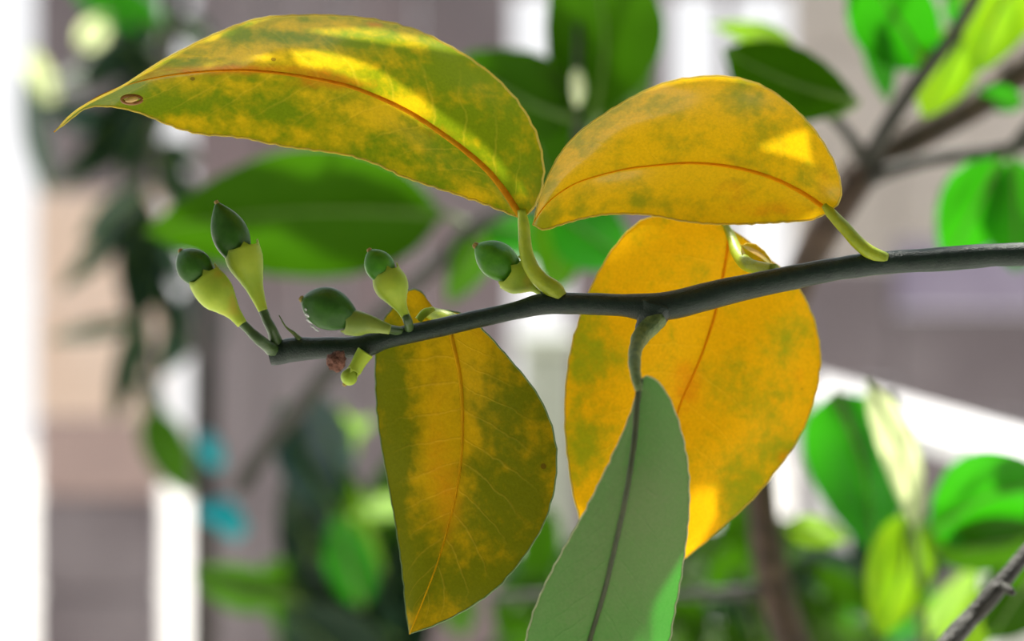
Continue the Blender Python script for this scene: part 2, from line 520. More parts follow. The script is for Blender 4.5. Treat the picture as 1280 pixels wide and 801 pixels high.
tube_px('petiole', [(1030, 257, 8, 0.003), (1039, 267, 14, 0.002), (1055, 284, 16, 0), (1072, 303, 17, -0.001), (1088, 316, 18, -0.0015), (1107, 324, 17, -0.001)], M['petiole'], lB, 0, 30, 12)

# ---- leaf C: broad golden leaf behind the twig
lC, ribC = blade('leaf',
    pts_px([(911, 284), (909, 312), (904, 345), (895, 390), (882, 430), (868, 465), (852, 502), (838, 545), (825, 590), (812, 640), (800, 690), (790, 738)], 0.024),
    pts_px([(911, 284), (880, 273), (845, 268), (812, 272), (788, 286), (764, 314), (742, 352), (725, 396), (713, 440), (707, 490), (707, 540), (712, 590), (720, 632), (738, 680), (762, 716), (790, 738)], 0.024, S(-0.004)),
    pts_px([(911, 284), (940, 306), (965, 327), (992, 352), (1011, 384), (1021, 412), (1026, 446), (1023, 478), (1012, 516), (992, 558), (964, 596), (928, 636), (892, 668), (862, 692), (828, 716), (790, 738)], 0.024, S(0.006)),
    M['leaf_gold_back'], M['leaf_rim'], branch, 0.18,
    [(735, 400, 22, 60, .4), (748, 450, 30, 30, .5), (735, 560, 30, 60, .45), (720, 470, 12, 90, .3), (955, 560, 40, 60, .45), (985, 420, 35, 40, .35), (922, 292, 16, 16, .3), (920, 630, 30, 50, .6), (872, 655, 24, 40, -.5), (920, 480, 40, 30, .2), (800, 290, 30, 20, .2), (830, 580, 30, 40, .2)],  # negative blot under the sun patch puts extra brightness into the pigment
    [(888, 400, 26, 18, .4), (860, 480, 24, 40, .7), (835, 560, 30, 40, .4), (1000, 470, 10, 14, .5), (980, 570, 14, 12, .6), (800, 500, 30, 30, .3)], nu=60, nv=14, cup=-0.16, wave=0.0022, seed=8.0, serr=0.00016, rim_r=0.00018)
lC['label'] = 'broad golden leaf hanging behind the twig'
rib(lC, ribC, 0.00035, 0.0001, M['rib_gold'])
tube_px('petiole', [(906, 280, 8, 0.0235), (914, 296, 12, 0.021), (921, 315, 16, 0.016), (932, 329, 18, 0.010), (948, 335, 17, 0.006), (968, 338, 17, 0.002)], M['petiole'], lC, 0, 30, 12)
blade('leaf_lobe', pts_px([(968, 336), (950, 322), (936, 314), (926, 306)], 0.012), pts_px([(968, 336), (945, 334), (930, 324), (926, 306)], 0.012, S(-0.002)),
      pts_px([(968, 336), (958, 318), (942, 305), (926, 306)], 0.012, S(0.002)), M['leaf_gold_back'], M['leaf_rim'], lC, 0.6, nu=14, nv=5, cup=0.3, wave=0.0003)

# ---- leaf D: olive leaf hanging at the left
lD, ribD = blade('leaf',
    pts_px([(552, 389, 0.004), (560, 402, 0.001), (567, 432), (575, 470), (578, 520), (577, 565), (571, 612), (561, 655), (548, 700), (531, 745), (512, 792)], 0.009),
    pts_px([(552, 389, 0.004), (538, 386), (530, 368), (517, 361), (503, 371), (488, 388), (475, 412), (470, 445), (470, 490), (474, 535), (481, 580), (489, 625), (497, 670), (503, 715), (507, 755), (512, 792)], 0.011, S(0.004)),
    pts_px([(552, 389, 0.004), (562, 388), (580, 394), (604, 412), (632, 443), (660, 476), (681, 510), (693, 546), (696, 580), (691, 620), (678, 658), (655, 695), (625, 730), (590, 757), (553, 777), (512, 792)], 0.009, S(-0.006)),
    M['leaf_olive'], M['rim_green'], branch, 0.47,
    [(488, 470, 25, 90, .4), (490, 600, 25, 100, .4), (640, 560, 45, 60, .35), (600, 730, 60, 40, .5), (520, 720, 30, 50, .4), (650, 640, 45, 50, .45), (655, 500, 30, 20, .25), (560, 540, 30, 130, -.3), (600, 430, 40, 40, -.3), (515, 372, 30, 16, -.3), (600, 620, 30, 50, .2)],
    [(552, 470, 30, 50, .3), (560, 620, 22, 70, .6), (540, 560, 18, 60, .3), (600, 420, 30, 20, .3)], nu=60, nv=14, cup=-0.12, wave=0.0016, seed=2.2, serr=0.00016)
lD['label'] = 'olive yellow leaf hanging below the buds'
rib(lD, ribD, 0.0005, 0.00012, M['rib_olive'])
tube_px('petiole', [(538, 391, 16, 0.0095), (552, 396, 20, 0.007), (572, 402, 18, 0.003)], M['petiole'], lD, 0, 12, 10)
tube_px('bud_scale', [(523, 400, 10, 0.002), (531, 391, 11, 0.002), (542, 386, 6, 0.003)], M['calyx'], lD, 0, 10, 8)

# ---- leaf E: pale underside in front
def TI(t):
    q = min(max((t-0.25)/0.6, 0), 1)
    return -0.010+0.011*q*q*(3-2*q)
lE, ribE = blade('leaf',
    pts_px([(800, 474), (796, 505), (793, 545), (787, 590), (778, 640), (767, 690), (755, 740), (740, 790), (726, 840), (712, 890), (705, 920)], -0.014, TI),
    pts_px([(800, 474), (795, 495), (784, 528), (766, 568), (745, 612), (722, 655), (697, 700), (676, 742), (661, 785), (654, 830), (662, 880), (705, 920)], -0.014, lambda t: TI(t)+0.003*math.sin(PI*t)),
    pts_px([(800, 474), (813, 470), (828, 484), (842, 510), (853, 545), (860, 585), (861, 625), (858, 670), (852, 715), (843, 765), (832, 815), (800, 875), (705, 920)], -0.014, lambda t: TI(t)+0.004*math.sin(PI*t)),
    M['leaf_pale'], M['rim_pale'], branch, 0.4, [], [], nu=60, nv=14, cup=-0.20, wave=0.0010, seed=6.2, serr=0.0002, rim_r=0.0002)
lE['label'] = 'grey green leaf showing its pale underside'
rib(lE, ribE, 0.00062, 0.00045, M['rib_dark'])
tube_px('petiole', [(799, 488, 10, -0.0246), (795, 470, 13, -0.0236), (793, 450, 16, -0.019), (795, 434, 18, -0.0115), (803, 418, 24, -0.0045), (815, 406, 26, -0.0030), (826, 398, 20, -0.002)], M['petiole_dark'], lE, 0, 26, 12, 0.12)

# ---- buds: ovary > tip, in a goblet of a calyx on a stalk
def lathe(axis_pts, radii, seg=20, ribs=0, amp=0.0):
    vs, fs = [], []
    n = len(axis_pts)
    t0 = (axis_pts[-1]-axis_pts[0]).normalized()
    nrm = t0.cross(Vector((0, 1, 0))).normalized()
    for i in range(n):
        t = (axis_pts[min(i+1, n-1)]-axis_pts[max(0, i-1)]).normalized()
        nrm = (nrm-t*nrm.dot(t)).normalized()
        b = t.cross(nrm)
        for k in range(seg):
            a = 2*PI*k/seg
            r = radii[i]*(1+amp*math.cos(ribs*a))
            vs.append(axis_pts[i]+nrm*math.cos(a)*r+b*math.sin(a)*r)
    for i in range(n-1):
        for k in range(seg):
            fs.append((i*seg+k, i*seg+(k+1) % seg, (i+1)*seg+(k+1) % seg, (i+1)*seg+k))
    fs.append(tuple(range((n-1)*seg, n*seg)))
    fs.append(tuple(reversed(range(seg))))
    return vs, fs

def flower_bud(tip, base, width, cal, stalk, d=0.0, omat='ovary', cmat='calyx', pointed=0.8, tipw=7, label=None, lean=0.0, sharp=0.85):
    """tip, base: ovary ends (px); cal: goblet (px, py, width) from rim to neck; stalk: (px, py, width) list"""
    a, b = P(*tip, d-lean), P(*base, d)
    n = 22
    ax = [a.lerp(b, i/n) for i in range(n+1)]
    rr = [max(px2m(width, d)/2*math.sin(PI*min(1, (0.015+0.985*(i/n))**pointed))**sharp, 0.00012) if i < n else 0.0002 for i in range(n+1)]
    v, f = lathe(ax, rr, 30, 5, 0.035)
    o = mesh_obj('bud', v, f, M[omat], branch)
    if label:
        o['label'] = label
    # dried style at the tip
    dr = (b-a).normalized()
    r = px2m(tipw, d)/2
    pts = [a-dr*r*0.9, a-dr*r*0.3, a+dr*r*0.5, a+dr*r*1.6]
    v, f = tube_geo(pts, [r*0.65, r, r*1.05, r*0.8], 9, 0.25, scale=2500)
    mesh_obj('style', v, f, M['style_tip'], o)
    # goblet with an inner wall and five blunt teeth
    ctrl = [P(c[0], c[1], d) for c in cal]
    pts = spline(ctrl, 24)
    rad = [px2m(c[2], d)/2 for c in cal]
    sp = spline([Vector((i, q, 0)) for i, q in enumerate(rad)], 60)
    def rad_at(t):
        x = t*(len(rad)-1)
        return min(sp, key=lambda q: abs(q.x-x)).y
    rads = [rad_at(i/24) for i in range(25)]
    v, f = lathe(pts, rads, 25)
    f = f[:-1]                                   # open at the rim
    f = f[:-0 or None]
    seg = 25
    t = (pts[0]-pts[1]).normalized()
    for k in range(seg):                          # teeth
        tooth = max(0.0, math.cos(5*2*PI*k/seg))**2
        v[k] = v[k]+t*px2m(6, d)*tooth
    inner = len(v)
    for i in range(5):                            # the inside of the cup
        for k in range(seg):
            c = pts[i]
            v.append(c+(v[i*seg+k]-c)*0.90 + (Vector((0, 0, 0))))
    for i in range(4):
        for k in range(seg):
            f.append((inner+i*seg+k, inner+(i+1)*seg+k, inner+(i+1)*seg+(k+1) % seg, inner+i*seg+(k+1) % seg))
    for k in range(seg):
        f.append((k, inner+k, inner+(k+1) % seg, (k+1) % seg))
    mesh_obj('calyx', v, f, M[cmat], o)
    if stalk:
        s = tube_px('stalk', [(q[0], q[1], q[2], d if len(q) < 4 else q[3]) for q in stalk], M['stalk'], o, d, 16, 10, 0.12, scale=900)
    return o

flower_bud((271, 253), (308, 343), 46, [(302, 310, 46), (306, 324, 46), (311, 338, 36), (317, 355, 24), (323, 372, 17), (329, 388, 12)],
           [(327, 383, 11), (333, 398, 12), (340, 412, 13), (346, 430, 18, 0)], -0.003, label='tall pointed bud', pointed=0.92, sharp=1.0, tipw=6)
bB = flower_bud((226, 314), (266, 362), 44, [(255, 346, 43), (263, 357, 47), (271, 367, 44), (282, 379, 30), (294, 393, 18), (303, 405, 13)],
           [(300, 401, 12), (313, 414, 12), (326, 426, 14), (345, 440, 18, 0)], -0.006, label='squat bud leaning left')
bC = flower_bud((378, 374), (450, 402), 53, [(434, 402, 33), (446, 404, 32), (460, 405, 24), (474, 408, 17), (488, 412, 12)],
           [(484, 411, 11, -0.004), (500, 414, 12, -0.001)], -0.006, 'ovary', 'calyx_olive', 0.86, 9, sharp=0.72, label='plump dark bud lying along the twig')
bvC = surf(bC)
for (fx, fy, fr) in [(385, 394, 3.0), (387, 401, 3.4), (391, 408, 2.6), (396, 412, 2.8), (383, 387, 2.0)]:
    c = on(bvC, fx, fy)
    tv, tf = tube_geo([c+Vector((-px2m(fr), 0, px2m(fr)*0.6)), c, c+Vector((px2m(fr), 0, -px2m(fr)*0.8))], [px2m(fr)*0.35, px2m(fr)*0.6, px2m(fr)*0.3], 6, 0.3, squash=0.6)
    mesh_obj('wax_fleck', tv, tf, M['fleck'], bC)
flower_bud((462, 313), (492, 362), 37, [(482, 340, 36), (487, 352, 43), (492, 363, 40), (498, 377, 26), (504, 389, 15), (508, 397, 11)],
           [(506, 393, 11), (510, 402, 11), (512, 414, 12, 0)], -0.004, 'ovary_light', 'calyx', 0.8, 7, label='small bud in a large pale calyx')
flower_bud((595, 307), (656, 352), 47, [(639, 341, 47), (647, 347, 43), (655, 351, 30), (668, 357, 17), (678, 364, 13)],
           [(674, 361, 13), (684, 370, 15)], 0.004, 'ovary_light', 'calyx', 0.85, 9, label='bright green bud beside the petiole')
# the little yellow bud and the brown scab under the end of the twig
fl = flower_bud((431, 480), (446, 458), 21, [(443, 463, 18), (446, 458, 18), (451, 449, 20), (457, 440, 22)], None, -0.003, 'calyx', 'calyx', 0.7, 6, label='tiny yellow bud under the twig')
bm = bmesh.new()
bmesh.ops.create_icosphere(bm, subdivisions=3, radius=1)
c0 = P(422, 451, -0.006)
vv = []
for v in bm.verts:
    k = 1+0.45*mnoise.noise(v.co*1.7)+0.3*mnoise.noise(v.co*5)
    vv.append(c0+Vector((v.co.x*px2m(12)*k, v.co.y*px2m(9)*k, v.co.z*px2m(12)*k)))
ff = [tuple(q.index for q in f.verts) for f in bm.faces]
bm.free()
mesh_obj('scab', vv, ff, M['scab'], branch)

# ================================================================== THE SETTING (far, out of focus)
M['board'] = solid('grey_boards', (0.19, 0.16, 0.172), (0.265, 0.23, 0.243), 7, 0.7, 0.2, 0.3, 0.004, c3=(0.25, 0.19, 0.20))
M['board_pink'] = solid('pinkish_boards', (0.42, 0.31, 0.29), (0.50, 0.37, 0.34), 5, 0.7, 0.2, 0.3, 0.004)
M['board_glow'] = solid('peach_glow_boards', (0.78, 0.58, 0.46), (0.86, 0.68, 0.57), 5, 0.7, 0.2, 0.3, 0.004)  # pale window glow at the left put into the board colour
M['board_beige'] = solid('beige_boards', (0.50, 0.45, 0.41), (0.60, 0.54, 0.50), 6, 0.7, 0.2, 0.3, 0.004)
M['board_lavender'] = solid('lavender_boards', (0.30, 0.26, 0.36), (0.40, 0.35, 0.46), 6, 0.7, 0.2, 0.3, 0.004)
M['paving'] = solid('pale_paving', (0.50, 0.48, 0.45), (0.58, 0.56, 0.54), 4, 0.8, 0.2, 0.3, 0.004)
M['white_paint'] = solid('white_paint', (0.78, 0.77, 0.78), (0.70, 0.70, 0.72), 6, 0.5, 0.3, 0.2, 0.003)
M['post_paint'] = solid('greenish_white_paint', (0.52, 0.56, 0.48), (0.44, 0.48, 0.40), 9, 0.5, 0.3, 0.2, 0.003)
M['turquoise'] = solid('turquoise_plastic', (0.001, 0.30, 0.35), (0.001, 0.36, 0.41), 60, 0.6, 0.1)
M['stake'] = solid('weathered_stake', (0.055, 0.046, 0.043), (0.08, 0.066, 0.06), 40, 0.7)

def box(name, lo, hi, mat, parent=None, bevel=0.003):
    bm = bmesh.new()
    bmesh.ops.create_cube(bm, size=1)
    for v in bm.verts:
        v.co = Vector([(lo[i]+hi[i])/2+v.co[i]*(hi[i]-lo[i]) for i in range(3)])
    bmesh.ops.bevel(bm, geom=list(bm.edges), offset=bevel, segments=1, affect='EDGES')
    vs = [v.co.copy() for v in bm.verts]
    fs = [tuple(v.index for v in f.verts) for f in bm.faces]
    bm.free()
    return mesh_obj(name, vs, fs, mat, parent, smooth=False)

fl = box('floor', (-14, -3, -0.05), (14, 16, 0.0), M['paving'])
fl['kind'] = 'structure'

WY = 1.55                                 # the board wall
def wx(px):
    return P(px, 400, WY).x
def wz(py):
    return P(640, py, WY).z

WTOP = 1.21
wall = box('wall_back', (wx(40), WY+0.028, 0.02), (wx(2100), WY+0.06, 0.10), M['board'])
wall['kind'] = 'structure'
box('rail', (wx(40), WY+0.028, WTOP-0.03), (wx(2100), WY+0.06, WTOP+0.02), M['board'], wall)
for (a, b_, m) in [(240, 330, 'board'), (333, 425, 'board'), (428, 520, 'board'),
                   (523, 640, 'board'), (712, 838, 'board'), (902, 917, 'board'), (1303, 1420, 'board'),
                   (1423, 1560, 'board'), (1563, 1700, 'board'), (1703, 1850, 'board'), (1853, 2000, 'board')]:
    box('board', (wx(a), WY, 0.0), (wx(b_), WY+0.027, WTOP), M[m], wall)
for (a, b_, rows) in [(44, 200, [(-52, 238, 'board'), (240, 372, 'board_glow'), (374, 520, 'board_glow'), (522, 620, 'board_pink'), (622, 740, 'board'), (742, 860, 'board')]),
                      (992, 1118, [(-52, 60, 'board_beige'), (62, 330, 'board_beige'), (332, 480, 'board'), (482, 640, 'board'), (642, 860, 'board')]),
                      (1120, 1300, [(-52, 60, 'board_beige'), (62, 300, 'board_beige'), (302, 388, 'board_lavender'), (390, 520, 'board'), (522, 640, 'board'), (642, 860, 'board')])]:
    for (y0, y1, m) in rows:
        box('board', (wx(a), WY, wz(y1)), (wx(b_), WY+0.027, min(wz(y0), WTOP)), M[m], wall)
    box('board', (wx(a), WY, 0.0), (wx(b_), WY+0.027, wz(862)), M['board'], wall)
# unseen wall and roof added behind and over the camera to cut the front light
M['front_block'] = solid('front_block_boards', (0.20, 0.195, 0.18), (0.25, 0.24, 0.22), 3, 0.8, 0.2, 0.3, 0.004)
hw = box('wall_front_blocker', (-5, -2.3, 0.0), (5, -2.15, 2.9), M['front_block'])
hw['kind'] = 'structure'
rf = box('ceiling_blocker', (-5, -2.3, 2.45), (5, -0.15, 2.55), M['front_block'])
rf['kind'] = 'structure'

# white bench top running towards the lens at the lower right
bench = thing('white_bench', 'blurred white bench top slanting down past the green leaves', 'bench', P(1150, 525, 0.9))
hb = 0.044
def bench_pt(px, py):
    s_ = hb/(py-400.5)
    return Vector(((px-640)*s_, s_*D/(W/1280)-D, H-hb))
q = [bench_pt(1018, 471), bench_pt(1300, 541), bench_pt(1300, 584), bench_pt(1024, 508)]
vs = [p.copy() for p in q]+[p-Vector((0, 0, 0.007)) for p in q]
mesh_obj('plank', vs, [(3, 2, 1, 0), (4, 5, 6, 7), (0, 1, 5, 4), (1, 2, 6, 5), (2, 3, 7, 6), (3, 0, 4, 7)], M['white_paint'], bench, smooth=False)
for (px_, py_) in [(1040, 486), (1285, 560)]:
    c = bench_pt(px_, py_)
    box('leg', (c.x-0.014, c.y-0.014, 0.0), (c.x+0.014, c.y+0.014, H-hb-0.007), M['white_paint'], bench, 0.002)

# pale post behind the hanging leaves
pp = thing('garden_post', 'blurred pale post between the two hanging yellow leaves', 'post', P(680, 500, 0.95)*1)
pp.location.z = 0
a, b_ = P(652, 400, 0.95), P(716, 400, 0.95)
box('shaft', (a.x, 0.95, 0.0), (b_.x, 0.99, H-0.018), M['post_paint'], pp)
box('cap', (a.x-0.004, 0.946, H-0.018), (b_.x+0.004, 0.994, H-0.008), M['post_paint'], pp)

# stake with turquoise ties
st = thing('plant_stake', 'blurred thin grey stake with two turquoise ties', 'stake', P(250, 400, 0.7))
st.location.z = 0
v, f = tube_geo([Vector((P(250+2*i, 400, 0.7).x, 0.7, z)) for i, z in enumerate((0, 0.3, 0.6, 0.8, 0.93))], [0.0065]*5, 10, 0.1, scale=40)
mesh_obj('pole', v, f, M['stake'], st)
for (cx, cy, dx) in [(266, 566, 8), (287, 650, 16)]:
    v, f = tube_geo([P(249, cy-8, 0.69), P(cx-6, cy-10, 0.685), P(cx, cy, 0.68), P(cx+dx, cy+18, 0.68)], [0.003, 0.007, 0.0085, 0.004], 10, 0.1, squash=0.5)
    mesh_obj('tie', v, f, M['turquoise'], st)

# ================================================================== THE BLURRED FOLIAGE
def bleaf(parent, base, tip, width, d0, d1, mat, bend=0.0, roll=0.0, asym=1.0, cup=0.2, vee=0.0, pig=0.4, nu=22, nv=5, ribm='rib_green', prof=0.85, seed=None, stalk=None):
    """a whole leaf from base to tip (px), width px; roll: depth difference of its two sides"""
    seed = random.random()*9 if seed is None else seed
    n = 9
    bx, by = base
    tx, ty = tip
    L = math.hypot(tx-bx, ty-by)
    ux, uy = (tx-bx)/L, (ty-by)/L
    nx, ny = -uy, ux
    mid, le, ri = [], [], []
    for i in range(n+1):
        t = i/n
        off = bend*math.sin(PI*t)
        x, y = bx+ux*L*t+nx*off, by+uy*L*t+ny*off
        d = d0+(d1-d0)*t
        w = 0.5*width*max(0.0, math.sin(PI*t**prof))**0.8
        mid.append(P(x, y, d))
        le.append(P(x+nx*w*asym, y+ny*w*asym, d+(vee-roll*0.5)*math.sin(PI*t)))
        ri.append(P(x-nx*w, y-ny*w, d+(vee+roll*0.5)*math.sin(PI*t)))
    o, rb = blade('leaf', mid, le, ri, M[mat], M['rim_green'], parent, pig, (), (), nu, nv, cup, 0.002, 0.0002, 0.0, seed)
    rib(o, rb, px2m(4, d0), px2m(1.2, d1), M[ribm], 0.0003)
    if stalk:
        tube_px('petiole', [(base[0]+ux*4, base[1]+uy*4, 7, d0)]+list(stalk), M['rib_green'], o, d0, 12, 8, 0.05, scale=100)
    return o

# ---- brown forked branch, upper right, running down behind the golden leaf
fb = thing('forked_branch', 'brown forked branch with green leaves at the upper right, trunk showing below', 'branch', P(1085, 205, 0.27))
tube_px('limb', [(1010, 860, 46, 0.30), (985, 790, 45, 0.30), (966, 720, 42, 0.30), (954, 650, 38, 0.30), (950, 560, 38, 0.30), (968, 450, 38, 0.29), (1000, 350, 40, 0.28), (1034, 280, 46, 0.27), (1080, 212, 50, 0.27), (1140, 172, 42, 0.27), (1215, 132, 40, 0.27), (1285, 82, 44, 0.27), (1420, -10, 48, 0.27)], M['bark'], fb, 0.27, 90, 14, 0.08, scale=90)
tube_px('twig', [(1085, 205, 26, 0.265), (1108, 160, 22, 0.25), (1150, 98, 20, 0.24), (1190, 45, 19, 0.23), (1225, -20, 18, 0.22), (1250, -120, 18, 0.22)], M['bark_dark'], fb, 0.25, 30, 10, 0.08, scale=90)
tube_px('twig', [(1080, 198, 20, 0.265), (1058, 165, 16, 0.24), (1035, 142, 15, 0.22), (1010, 128, 12, 0.205)], M['bark_dark'], fb, 0.25, 20, 10, 0.08, scale=90)
tube_px('twig', [(1075, 228, 24, 0.27), (1115, 212, 20, 0.26), (1170, 198, 17, 0.26), (1240, 190, 16, 0.26), (1300, 180, 16, 0.26), (1400, 170, 16, 0.26)], M['bark_dark'], fb, 0.25, 24, 10, 0.08, scale=90)
tube_px('twig', [(1262, 190, 18, 0.26), (1285, 165, 20, 0.25), (1320, 120, 20, 0.25)], M['bark_dark'], fb, 0.25, 12, 10, 0.08, scale=90)
tube_px('twig', [(950, 738, 18, 0.30), (880, 742, 14, 0.31), (780, 746, 13, 0.32), (690, 744, 12, 0.33), (610, 748, 11, 0.34)], M['bark_dark'], fb, 0.3, 24, 10, 0.08, scale=90)
bleaf(fb, (1074, 128), (903, 62), 108, 0.20, 0.21, 'leaf_dark', bend=-8, roll=-0.004, asym=0.85, prof=1.1, stalk=[(1066, 134, 6, 0.205), (1040, 146, 8, 0.215)])
bleaf(fb, (1160, 88), (1070, -60), 118, 0.25, 0.24, 'leaf_fresh', roll=0.02, asym=0.9, stalk=[(1158, 94, 8, 0.245)])
bleaf(fb, (1090, 10), (1110, 130), 40, 0.255, 0.26, 'leaf_fresh', roll=-0.02)
bleaf(fb, (1212, 30), (1152, 148), 74, 0.26, 0.25, 'leaf_lime', roll=0.02, stalk=[(1204, 26, 8, 0.24)])
bleaf(fb, (1290, -40), (1218, 92), 92, 0.24, 0.23, 'leaf_lime', roll=0.02, bend=12)
bleaf(fb, (1252, 196), (1182, 330), 96, 0.27, 0.29, 'leaf_fresh', roll=0.01, stalk=[(1256, 190, 8, 0.26)])
bleaf(fb, (1268, 196), (1270, 340), 96, 0.27, 0.28, 'leaf_fresh', roll=-0.02)
bleaf(fb, (1180, -10), (1262, 60), 60, 0.30, 0.32, 'leaf_fresh')
bleaf(fb, (1282, 128), (1215, 118), 34, 0.25, 0.27, 'leaf_fresh', roll=0.02)
bleaf(fb, (1005, 125), (886, 30), 40, 0.22, 0.30, 'leaf_lime', bend=30, roll=0.03)

# ---- dark leaves behind the gap between the two top leaves
cb = thing('leafy_branch', 'blurred dark green leaves on a thin shoot behind the two topmost yellow leaves', 'branch', P(722, 200, 0.28))
tube_px('shoot', [(724, 30, 9, 0.27), (722, 110, 11, 0.27), (720, 200, 13, 0.28), (700, 260, 14, 0.29), (640, 262, 16, 0.31), (590, 285, 20, 0.33), (540, 335, 22, 0.35), (470, 400, 24, 0.38), (400, 478, 24, 0.40), (335, 555, 24, 0.42), (300, 610, 24, 0.43)], M['bark_dark'], cb, 0.3, 60, 10, 0.08, scale=90)
bleaf(cb, (720, 150), (575, 70), 120, 0.27, 0.30, 'leaf_dark', roll=0.015, bend=-10, asym=1.0)
bleaf(cb, (742, 150), (718, -90), 150, 0.27, 0.26, 'leaf_dark', roll=0.03, bend=26)
bleaf(cb, (722, 190), (812, 60), 84, 0.28, 0.31, 'leaf_dark', roll=0.02)
bleaf(cb, (700, 262), (640, 110), 110, 0.29, 0.31, 'leaf_dark', roll=-0.02)
bleaf(cb, (690, 262), (790, 330), 92, 0.29, 0.31, 'leaf_fresh', roll=0.04)
bleaf(cb, (715, 215), (690, 372), 80, 0.30, 0.33, 'leaf_dark', roll=0.02)
bleaf(cb, (615, 275), (560, 380), 50, 0.33, 0.36, 'leaf_dark', roll=0.03)
tube_px('stalk_highlight', [(722, 130, 10, 0.262), (723, 112, 18, 0.258), (722, 96, 16, 0.256), (722, 88, 8, 0.255)], M['pale_stalk'], cb, 0.26, 12, 10)  # pale stub painted in for the highlight on the shoot
bleaf(cb, (556, 268), (180, 290), 168, 0.34, 0.36, 'leaf_dark', bend=14, roll=0.02, asym=0.95, prof=0.8, stalk=[(566, 272, 8, 0.34), (592, 284, 10, 0.335)])
bleaf(cb, (600, 282), (745, 300), 70, 0.33, 0.36, 'leaf_fresh', roll=0.03)

# ---- bright shoot in the lower right
rs = thing('leafy_shoot', 'blurred bright green leaves and a pale curved stalk at the lower right', 'shoot', P(1130, 640, 0.24))
tube_px('stalk', [(1090, 500, 10, 0.22), (1108, 570, 12, 0.225), (1134, 640, 12, 0.24), (1146, 700, 13, 0.25), (1152, 780, 14, 0.26), (1160, 900, 14, 0.27)], M['rib_green'], rs, 0.23, 30, 12, 0.05, scale=90)
bleaf(rs, (1084, 478), (1146, 665), 50, 0.20, 0.235, 'leaf_cream', bend=-12, roll=0.01)
bleaf(rs, (1112, 490), (1152, 650), 34, 0.25, 0.26, 'leaf_teal', roll=0.02)
bleaf(rs, (1042, 488), (1090, 690), 138, 0.28, 0.27, 'leaf_fresh', bend=-14, vee=0.035, prof=0.75)
bleaf(rs, (1134, 640), (1098, 796), 86, 0.25, 0.24, 'leaf_lime', roll=0.02, bend=-8)
bleaf(rs, (1160, 665), (1330, 600), 120, 0.27, 0.25, 'leaf_fresh', roll=-0.05, bend=-14)
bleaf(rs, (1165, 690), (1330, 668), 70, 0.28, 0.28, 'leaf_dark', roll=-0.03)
bleaf(rs, (980, 658), (1062, 672), 40, 0.28, 0.27, 'leaf_lime', roll=0.03)
bleaf(rs, (1300, 700), (1236, 800), 90, 0.2, 0.22, 'leaf_dark', roll=0.02)
bleaf(rs, (1180, 830), (1250, 730), 60, 0.25, 0.28, 'leaf_lime', roll=0.04)
bleaf(rs, (1150, 800), (1230, 700), 36, 0.30, 0.32, 'leaf_lime', roll=0.05)

# ---- dark foliage low in the middle and to the right
dl = thing('dark_shrub', 'blurred dark leaves filling the bottom behind the grey green leaf', 'shrub', P(900, 760, 0.5))
rnd = random.Random(11)
tube_px('stem', [(840, 900, 20, 0.5), (830, 800, 18, 0.5), (850, 700, 14, 0.5), (880, 640, 10, 0.5)], M['bark_dark'], dl, 0.5, 20, 8)
for k in range(110):
    x, y = rnd.uniform(560, 1290), rnd.uniform(690, 850)
    if k % 3 == 0:
        x = rnd.uniform(840, 1010)
    if x > 900:
        y = rnd.uniform(665, 840)
    a = rnd.uniform(0, 2*PI)
    L = rnd.uniform(80, 140)
    d = rnd.uniform(0.42, 0.62)
    bleaf(dl, (x-L/2*math.cos(a), y-L/2*math.sin(a)), (x+L/2*math.cos(a), y+L/2*math.sin(a)), rnd.uniform(34, 66), d, d+rnd.uniform(-.03, .03),
          rnd.choice(['leaf_dark', 'leaf_dark', 'leaf_teal', 'leaf_black', 'leaf_fresh'] if x > 1000 else ['leaf_dark', 'leaf_dark', 'leaf_dark', 'leaf_black']), roll=rnd.uniform(-.05, .05), nu=12, nv=3)

# ---- lower left leaves
ls = thing('leafy_shoot', 'blurred shoot of dark, bluish and bright leaves below the buds', 'shoot', P(420, 640, 0.49))
tube_px('stem', [(445, 900, 16, 0.52), (440, 780, 14, 0.52), (432, 690, 12, 0.51), (415, 600, 10, 0.50), (420, 540, 8, 0.50)], M['bark_dark'], ls, 0.51, 20, 8)
bleaf(ls, (420, 640), (350, 500), 70, 0.49, 0.47, 'leaf_teal', roll=-0.04, bend=-6)
bleaf(ls, (430, 600), (392, 488), 58, 0.49, 0.49, 'leaf_teal', roll=-0.05)
bleaf(ls, (425, 510), (428, 600), 42, 0.51, 0.53, 'leaf_lime', roll=0.03)
bleaf(ls, (455, 760), (418, 640), 64, 0.47, 0.46, 'leaf_fresh', roll=0.03)
bleaf(ls, (480, 720), (440, 600), 26, 0.49, 0.49, 'leaf_lime', roll=0.03, bend=-8)
bleaf(ls, (425, 640), (520, 630), 40, 0.49, 0.49, 'leaf_lime', roll=0.05)
bleaf(ls, (362, 745), (236, 712), 58, 0.49, 0.49, 'leaf_dark', roll=0.04, bend=-6, stalk=[(380, 752, 8, 0.50), (440, 770, 8, 0.52)])
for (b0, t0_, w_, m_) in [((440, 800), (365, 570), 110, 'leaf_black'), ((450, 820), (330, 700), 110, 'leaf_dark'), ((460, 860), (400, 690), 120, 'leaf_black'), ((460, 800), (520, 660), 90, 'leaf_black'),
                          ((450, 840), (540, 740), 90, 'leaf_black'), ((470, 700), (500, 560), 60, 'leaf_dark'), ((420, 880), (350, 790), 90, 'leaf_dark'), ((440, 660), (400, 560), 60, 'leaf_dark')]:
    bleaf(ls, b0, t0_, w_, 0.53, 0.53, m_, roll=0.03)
bleaf(ls, (415, 560), (470, 520), 22, 0.51, 0.53, 'leaf_lime', roll=0.02)

